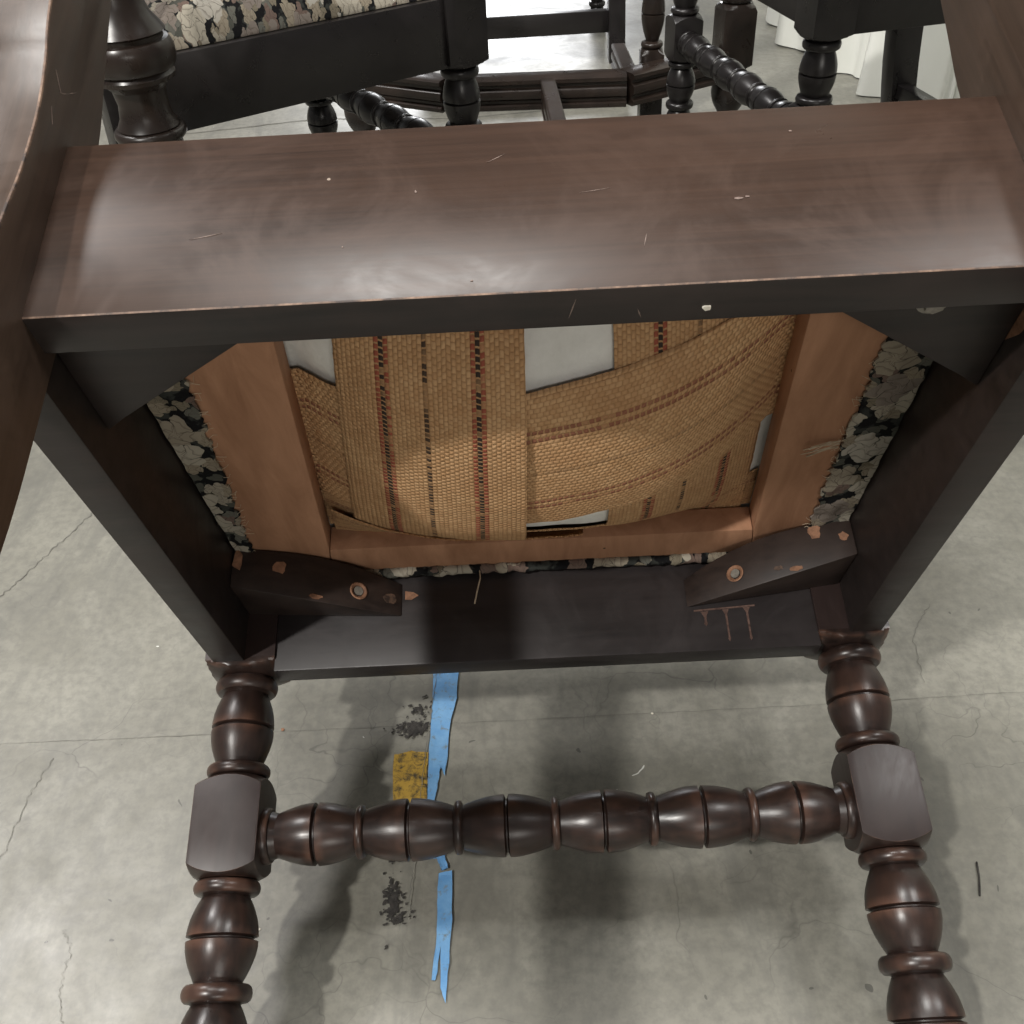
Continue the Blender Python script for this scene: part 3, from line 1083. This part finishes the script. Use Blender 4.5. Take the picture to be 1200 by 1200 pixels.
link('frame_member', member([(X0, Y0), (IX0r - 0.004, Y0), (IX0f, IY1), (IX0f - 0.006, Y1 - 0.001), (X0, Y1 - 0.001)]), 'frame', seat, 30)
link('frame_member', member([(X1, Y0), (IX1r + 0.004, Y0), (IX1f, IY1), (IX1f + 0.006, Y1 - 0.001), (X1, Y1 - 0.001)]), 'frame', seat, 30)
link('frame_member', member([(IX0f + 0.0004, IY1), (IX1f - 0.0004, IY1), (IX1f + 0.0055, Y1 - 0.001), (IX0f - 0.0055, Y1 - 0.001)]), 'frame', seat, 30)
link('frame_member', member([(IX0r - 0.003, Y0), (IX1r + 0.003, Y0), (IX1r + 0.002, IY0), (IX0r - 0.002, IY0)]), 'frame', seat, 30)


def strap(rear_l, rear_r, front_l, front_r, off, mat, along_y=True, nu=26, nv=60, dips=()):
    """webbing strap between four corner points (x, y), following the bulge"""
    (ax, ay), (bx, by), (cx, cy), (dx, dy) = rear_l, rear_r, front_l, front_r
    L = math.dist(((ax + bx) / 2, (ay + by) / 2), ((cx + dx) / 2, (cy + dy) / 2))

    def fn(u, v):
        x = (ax + (bx - ax) * u) * (1 - v) + (cx + (dx - cx) * u) * v
        y = (ay + (by - ay) * u) * (1 - v) + (cy + (dy - cy) * u) * v
        z = bulge(x, y) - off
        for (px, py, rx, ry, amt) in dips:
            z += amt * math.exp(-((x - px) / rx) ** 4 - ((y - py) / ry) ** 4)
        z += 0.0011 * noise.noise(Vector((x * 30 + off * 900, y * 30, 0.4))) + 0.0005 * noise.noise(Vector((x * 90, y * 90, off * 500)))
        if u in (0.0, 1.0):
            e = 0.0006 * noise.noise(Vector((v * 60, u * 9, off * 700)))
            x += e if along_y else 0
            y += 0 if along_y else e
        return (x, y, z)
    return link('webbing_strap', grid_mesh(fn, nu, nv, 'strap', lambda u, v: (u, v * L), thick=0.0014), mat, seat, 70)


strap((-0.105, -0.330), (-0.0055, -0.330), (-0.138, -0.040), (-0.0125, -0.040), 0.0060, 'jute_long')
strap((-0.150, -0.235), (-0.154, -0.100), (0.150, -0.290), (0.153, -0.168), 0.0032, 'jute_cross', False)
strap((0.0400, -0.330), (0.136, -0.330), (0.046, -0.040), (0.152, -0.040), 0.0004, 'jute_long')
strap((-0.156, -0.094), (-0.158, -0.046), (0.156, -0.094), (0.158, -0.046), 0.0004, 'jute_cross', False)
# lower cross strap lies over the wide one at the front
strap((-0.150, -0.083), (-0.152, -0.052), (0.030, -0.070), (0.032, -0.046), 0.0078, 'jute_cross', False, 12, 40)


# floral cover turned under and tacked to the frame: ragged strips
def hem(inner, outer, n, name, seed, z0=ZS - 0.0028):
    rnd = random.Random(seed)
    rag_ = [rnd.uniform(-0.0018, 0.0018) for _ in range(n + 1)]

    def fn(u, v):
        i = round(v * n)
        t = v
        xi, yi = inner(t)
        xo, yo = outer(t)
        x = xo + (xi - xo) * u
        y = yo + (yi - yo) * u
        if u > 0.8:
            x += rag_[i]
        z = z0 + 0.0020 * noise.noise(Vector((x * 90, y * 55, seed))) + 0.0009 * noise.noise(Vector((x * 240, y * 240, seed)))
        return (x, y, z)
    return link(name, grid_mesh(fn, 10, n, name, thick=0.0014), 'floral_hem', seat, 60)


def lerp(a, b):
    return lambda t: (a[0] + (b[0] - a[0]) * t, a[1] + (b[1] - a[1]) * t)


hem(lerp((-0.190, -0.330), (-0.2155, -0.030)), lerp((-0.2250, -0.335), (-0.2250, -0.030)), 90, 'cover_hem', 3)
hem(lerp((0.191, -0.330), (0.198, -0.020)), lerp((0.2250, -0.335), (0.2250, -0.020)), 90, 'cover_hem', 5)


# front hem is rolled up against the rail
def roll(u, v):
    x = -0.155 + 0.300 * v
    r = 0.0046 * (1 + 0.35 * noise.noise(Vector((x * 120, 3, 0))))
    a = 2 * math.pi * u
    k = 0.0016 * noise.noise(Vector((x * 200, math.cos(a) * 2, math.sin(a) * 2)))
    return (x, -0.0062 + 0.85 * (r + k) * math.cos(a), ZS - 0.0018 + (r + k) * 0.95 * math.sin(a) + 0.0012 * noise.noise(Vector((x * 35, 9, 0))))


link('cover_hem', grid_mesh(roll, 12, 150, 'front_hem'), 'floral_hem', seat, 60)


def fray(pts, r=0.00035):
    thread('loose_thread', pts, r, 'thread', seat)


fray([(-0.048, -0.008, 0.064), (-0.0475, -0.011, 0.055), (-0.050, -0.013, 0.043), (-0.052, -0.013, 0.033)], 0.0006)
fray([(-0.135, -0.010, 0.066), (-0.140, -0.014, 0.056), (-0.1445, -0.018, 0.050)], 0.0004)
rnd = random.Random(11)
for i in range(9):
    y = -0.158 + rnd.uniform(-0.008, 0.008)
    x = 0.192
    fray([(x, y, 0.0645), (x - 0.008, y - 0.002 + rnd.uniform(-.002, .003), 0.0625), (x - 0.016 - rnd.uniform(0, .008), y + rnd.uniform(-.003, .008), 0.0615 + rnd.uniform(-.002, .001))], 0.00028)
for i in range(70):
    t = rnd.random()
    sx = rnd.choice((-1, 1))
    y = -0.32 + 0.29 * t
    x = (0.190 + 0.0255 * t) if sx < 0 else (0.191 + 0.007 * t)
    fray([(sx * x, y, 0.0645), (sx * (x - rnd.uniform(.0015, .004)), y + rnd.uniform(-.003, .003), 0.0655), (sx * (x - rnd.uniform(.003, .006)), y + rnd.uniform(-.004, .004), 0.0660)], 0.00016)
# flat dark patch painting the shade of a hole on the front member
flat_blob(blob2(0.012, 0.0790, 0.009, 0.0062, 10, 4), 1, IY1 - 0.0008, 0.0010, 'dark_hole_patch', 'scuff', seat)

# ------------------------------------------------------------------ chairs standing behind
post_up = [(y, z) for z, y in smooth_poly([(-LEG, -0.452), (-0.20, -0.425), (0.0, -0.413), (0.10, -0.413), (0.16, -0.424), (0.62, -0.49)])] + \
          [(y, z) for z, y in smooth_poly([(0.62, -0.455), (0.16, -0.382), (0.10, -0.368), (0.0, -0.366), (-0.20, -0.378), (-LEG, -0.410)])]


def upright_chair(front_mid, yaw, label, rail_h=0.074, rear_stretcher=None, depth=0.0):
    """front_mid: floor point midway between the front legs; yaw turns the chair's rear direction"""
    c = bpy.data.objects.new('side_chair', None)
    COL.objects.link(c)
    c.location = (front_mid[0], front_mid[1], LEG)
    c.rotation_euler = (0, 0, yaw)
    tag(c, label, 'chair', 'set of dark turned-leg side chairs')
    for sx in (-1, 1):
        o = link('front_leg', leg_mesh2, 'black', c)
        o.location = (sx * 0.230, 0.0, 0)
        a, b = sx * 0.212, sx * 0.250
        link('rear_post', bm_mesh(prism(post_up, 0, min(a, b), max(a, b), 0.0015), 'rear_post'), ['black', 'worn'], c, 30)
        a, b = sx * 0.2285, sx * 0.2520
        link('side_rail', bm_mesh(box((min(a, b), -0.366, 0.0), (max(a, b), -0.0262, rail_h), 0.0012), 'side_rail'), ['black', 'worn'], c, 30)
    st = link('stretcher', st_mesh2, 'black', c)
    st.location = (0, 0, -0.1222)
    st.rotation_euler = (0, math.pi / 2, 0)
    link('front_rail', bm_mesh(box((-0.2040, -0.012, 0.0), (0.2040, 0.012, rail_h), 0.0012), 'front_rail'), ['black', 'worn'], c, 30)
    link('rear_rail', bm_mesh(box((-0.2120, -0.40, 0.0), (0.2120, -0.378, rail_h), 0.0012), 'rear_rail'), ['black', 'worn'], c, 30)
    link('crest_rail', bm_mesh(box((-0.2120, -0.478, 0.53), (0.2120, -0.458, 0.60), 0.0012), 'crest_rail'), ['black', 'worn'], c, 30)
    if rear_stretcher:
        link('rear_stretcher', bm_mesh(box((-0.2120, -0.415, rear_stretcher - LEG - 0.024), (0.2120, -0.391, rear_stretcher - LEG + 0.024), 0.0012), 'rear_stretcher'), ['black', 'worn'], c, 30)

    def cover(u, v):
        x = -0.243 + 0.486 * u
        y = -0.362 + 0.345 * v
        e = (1 - abs(2 * u - 1) ** 6) * (1 - abs(2 * v - 1) ** 6)
        return (x, y, rail_h + 0.004 + 0.050 * e ** 0.6)
    link('seat', grid_mesh(cover, 40, 40, 'seat', thick=-0.003), 'floral', c, 60)
    return c


leg_mesh2 = leg_with_block(0.078, 40, 0.0)
st_mesh2 = bm_mesh(turned(stretcher_profile(), 24), 'beaded_stretcher')
for m_ in (leg_mesh2, st_mesh2):
    m_.materials.append(M['black'])
    m_.materials.append(M['black'])
    m_.materials.append(M['black'])
    m_.shade_smooth()
    m_.set_sharp_from_angle(angle=math.radians(32))


def place(near, dirn, side, label, **kw):
    """near: near front leg on the floor; dirn: unit vector to the far front leg; side: +1 rear lies right of it, -1 left"""
    mid = (near[0] + dirn[0] * 0.23, near[1] + dirn[1] * 0.23)
    # local +x runs along the front; local -y points to the rear
    if side > 0:
        yaw = math.atan2(dirn[1], dirn[0])
    else:
        yaw = math.atan2(-dirn[1], -dirn[0])
    return upright_chair(mid, yaw, label, **kw)


place((-0.052, 1.253), (-0.527, 0.850), -1, 'dark side chair with floral seat standing upright behind the tipped chair, left')
place((0.386, 1.282), (-0.199, 0.980), 1, 'dark side chair standing upright by the white drape, right', rear_stretcher=0.13)
far = upright_chair((0.035, 2.98), 0.02, 'farthest dark chair, its square rear legs and low rails beyond the table stretcher', rear_stretcher=0.085)

# ------------------------------------------------------------------ table base behind
table = bpy.data.objects.new('table', None)
COL.objects.link(table)
table.location = (0.08, 1.5, 0)
tag(table, 'dark table base with bulbous turned legs and angular moulded stretchers behind the chairs', 'table')


def table_leg_profile():
    p = [(0.70, 0.06, 0.036), (0.60, 0.06, 0.036), (0.592, 0.040, 0.036), (0.585, 0.028, None)]
    p += [(0.58, 0.026, None), (0.555, 0.020, None), (0.535, 0.022, None), (0.520, 0.027, None), (0.510, 0.034, None), (0.506, 0.0365, None)]
    p += [(0.504, 0.034, None), (0.501, 0.0335, None)]
    p += torus_ring(0.500, 0.474, 0.0335, 0.0405)
    p += [(0.473, 0.034, None), (0.470, 0.036, None), (0.466, 0.0355, None), (0.464, 0.030, None), (0.458, 0.0245, None), (0.445, 0.0225, None),
          (0.432, 0.0245, None), (0.424, 0.029, None)]
    p += torus_ring(0.423, 0.412, 0.028, 0.0335)
    p += [(0.410, 0.0275, None), (0.38, 0.0265, None), (0.34, 0.025, None), (0.30, 0.023, None), (0.285, 0.026, None)]
    p += torus_ring(0.284, 0.270, 0.026, 0.034)
    p += [(0.268, 0.025, None), (0.256, 0.023, None)]
    p += torus_ring(0.254, 0.240, 0.024, 0.031)
    p += [(0.238, 0.030, 0.031), (0.232, 0.040, 0.031), (0.225, 0.06, 0.031), (0.130, 0.06, 0.031), (0.124, 0.034, 0.031), (0.122, 0.026, None)]
    p += torus_ring(0.121, 0.113, 0.025, 0.030)
    for i in range(12):
        t = i / 11
        p.append((0.112 - 0.085 * t, 0.0225 + 0.0145 * math.sin(min(1, t * 1.15) * math.pi) ** 0.8 - 0.004 * t, None))
    p += torus_ring(0.026, 0.012, 0.019, 0.027)
    p += [(0.010, 0.024, None), (0.0, 0.024, None)]
    return p


tl_mesh = bm_mesh(turned(table_leg_profile(), 32), 'table_leg')
NEAR_L, NEAR_R, FAR_L, FAR_R = (-0.335, 0.962), (0.520, 0.962), (-0.285, 2.045), (0.445, 2.050)
for x, y in (NEAR_L, NEAR_R, FAR_L, FAR_R):
    o = link('table_leg', tl_mesh, 'table', table, 32)
    o.location = (x - 0.08, y - 1.5, 0)
    o.rotation_euler = (0, 0, 0.15 if y > 1.5 else 0.0)


def moulded(a, b, z0, z1, wd, name='stretcher'):
    """stretcher with a reeded face running from a to b on plan"""
    A, B = Vector((a[0] - 0.08, a[1] - 1.5, 0)), Vector((b[0] - 0.08, b[1] - 1.5, 0))
    d = (B - A).normalized()
    nr = Vector((d.y, -d.x, 0))
    prof = []
    hh = z1 - z0
    front = [(0.5, 0.0), (0.62, 0.04), (0.62, 0.16), (0.44, 0.22), (0.44, 0.30), (0.60, 0.38), (0.64, 0.50), (0.60, 0.62), (0.44, 0.70), (0.44, 0.78), (0.62, 0.84), (0.62, 0.96), (0.5, 1.0)]
    prof = [(f * wd, z0 + hh * q) for f, q in front] + [(-f * wd, z0 + hh * q) for f, q in front[::-1]]
    bm_ = bmesh.new()
    ra = [bm_.verts.new(A + nr * p + Vector((0, 0, z))) for p, z in prof]
    rb = [bm_.verts.new(B + nr * p + Vector((0, 0, z))) for p, z in prof]
    n = len(prof)
    for i in range(n):
        bm_.faces.new((ra[i], rb[i], rb[(i + 1) % n], ra[(i + 1) % n]))
    bm_.faces.new(ra)
    bm_.faces.new(rb[::-1])
    return link(name, bm_mesh(bm_, name), 'table', table, 30)


JL, JR = (-0.108, 1.945), (0.226, 1.925)
moulded(JL, JR, 0.104, 0.161, 0.040)
moulded((FAR_L[0] + 0.024, FAR_L[1] - 0.016), JL, 0.1035, 0.1615, 0.040)
moulded(JR, (FAR_R[0] - 0.026, FAR_R[1] - 0.016), 0.1035, 0.1615, 0.040)
NJ = 1.10
moulded((0.080, 1.922), (0.104, NJ + 0.02), 0.1045, 0.1605, 0.022)
moulded((-0.09, NJ), (0.29, NJ), 0.104, 0.161, 0.040)
moulded((NEAR_L[0] + 0.026, NEAR_L[1] + 0.022), (-0.09, NJ), 0.1035, 0.1615, 0.040)
moulded((0.29, NJ), (NEAR_R[0] - 0.026, NEAR_R[1] + 0.022), 0.1035, 0.1615, 0.040)
moulded((0.236, 1.955), (0.232, 2.13), 0.110, 0.155, 0.022)
gp = [(0.60, 0.05, 0.022), (0.50, 0.05, 0.022), (0.49, 0.02, None)] + torus_ring(0.488, 0.476, 0.018, 0.023)
gp += barrel(0.474, 0.40, 0.013, 0.021) + torus_ring(0.398, 0.386, 0.016, 0.022) + barrel(0.384, 0.30, 0.013, 0.021)
gp += torus_ring(0.298, 0.288, 0.016, 0.022) + barrel(0.286, 0.19, 0.012, 0.022) + torus_ring(0.188, 0.178, 0.016, 0.021)
gp += [(0.176, 0.020, 0.021), (0.168, 0.05, 0.021), (0.0, 0.05, 0.021)]
o = link('gate_leg', bm_mesh(turned(gp, 32), 'gate_leg'), 'table', table, 32)
o.location = (0.283 - 0.08, 2.010 - 1.5, 0)
# apron frame well above the picture
for a, b in ((NEAR_L, NEAR_R), (FAR_L, FAR_R), (NEAR_L, FAR_L), (NEAR_R, FAR_R)):
    A, B = Vector(a), Vector(b)
    d = (B - A).normalized()
    A, B = A + d * 0.036, B - d * 0.036
    nr = Vector((-d.y, d.x)) * 0.011
    pts = [(A + nr), (B + nr), (B - nr), (A - nr)]
    link('apron', bm_mesh(prism([(p.x - 0.08, p.y - 1.5) for p in pts], 2, 0.61, 0.695, 0.0015), 'apron'), 'table', table, 30)

# ------------------------------------------------------------------ white drape at the right
path = smooth_poly([(0.95, 4.6), (0.84, 3.6), (0.775, 3.03), (0.735, 2.62), (0.80, 2.42), (0.83, 2.22), (0.90, 2.08), (0.99, 2.10), (1.08, 2.00), (1.18, 2.06), (1.30, 1.96), (1.46, 2.0), (1.8, 1.95), (2.6, 1.9)], 14)


def drape_fn(u, v):
    i = u * (len(path) - 1)
    a = min(int(i), len(path) - 2)
    t = i - a
    x = path[a][0] + (path[a + 1][0] - path[a][0]) * t
    y = path[a][1] + (path[a + 1][1] - path[a][1]) * t
    dx, dy = path[a + 1][0] - path[a][0], path[a + 1][1] - path[a][1]
    L = math.hypot(dx, dy) + 1e-9
    nx, ny = -dy / L, dx / L
    fold = 0.035 * math.sin(u * 95 + 1.2 * math.sin(u * 31)) * (0.45 + 0.55 * (1 - v)) + 0.018 * math.sin(u * 213)
    spread = (1 - v) ** 6 * 0.06
    k = fold - spread * (0.4 + 0.6 * noise.noise(Vector((u * 30, 0, 0))))
    z = 0.004 + 2.4 * v + (0.02 * noise.noise(Vector((u * 40, 2, 0))) if v == 0 else 0)
    return (x + nx * k, y + ny * k, max(0.003, z))


drape = link('drape', grid_mesh(drape_fn, 420, 24, 'drape'), 'drape', None, 60)
tag(drape, 'white cloth drape hanging to the floor behind the chair at right', 'drape')
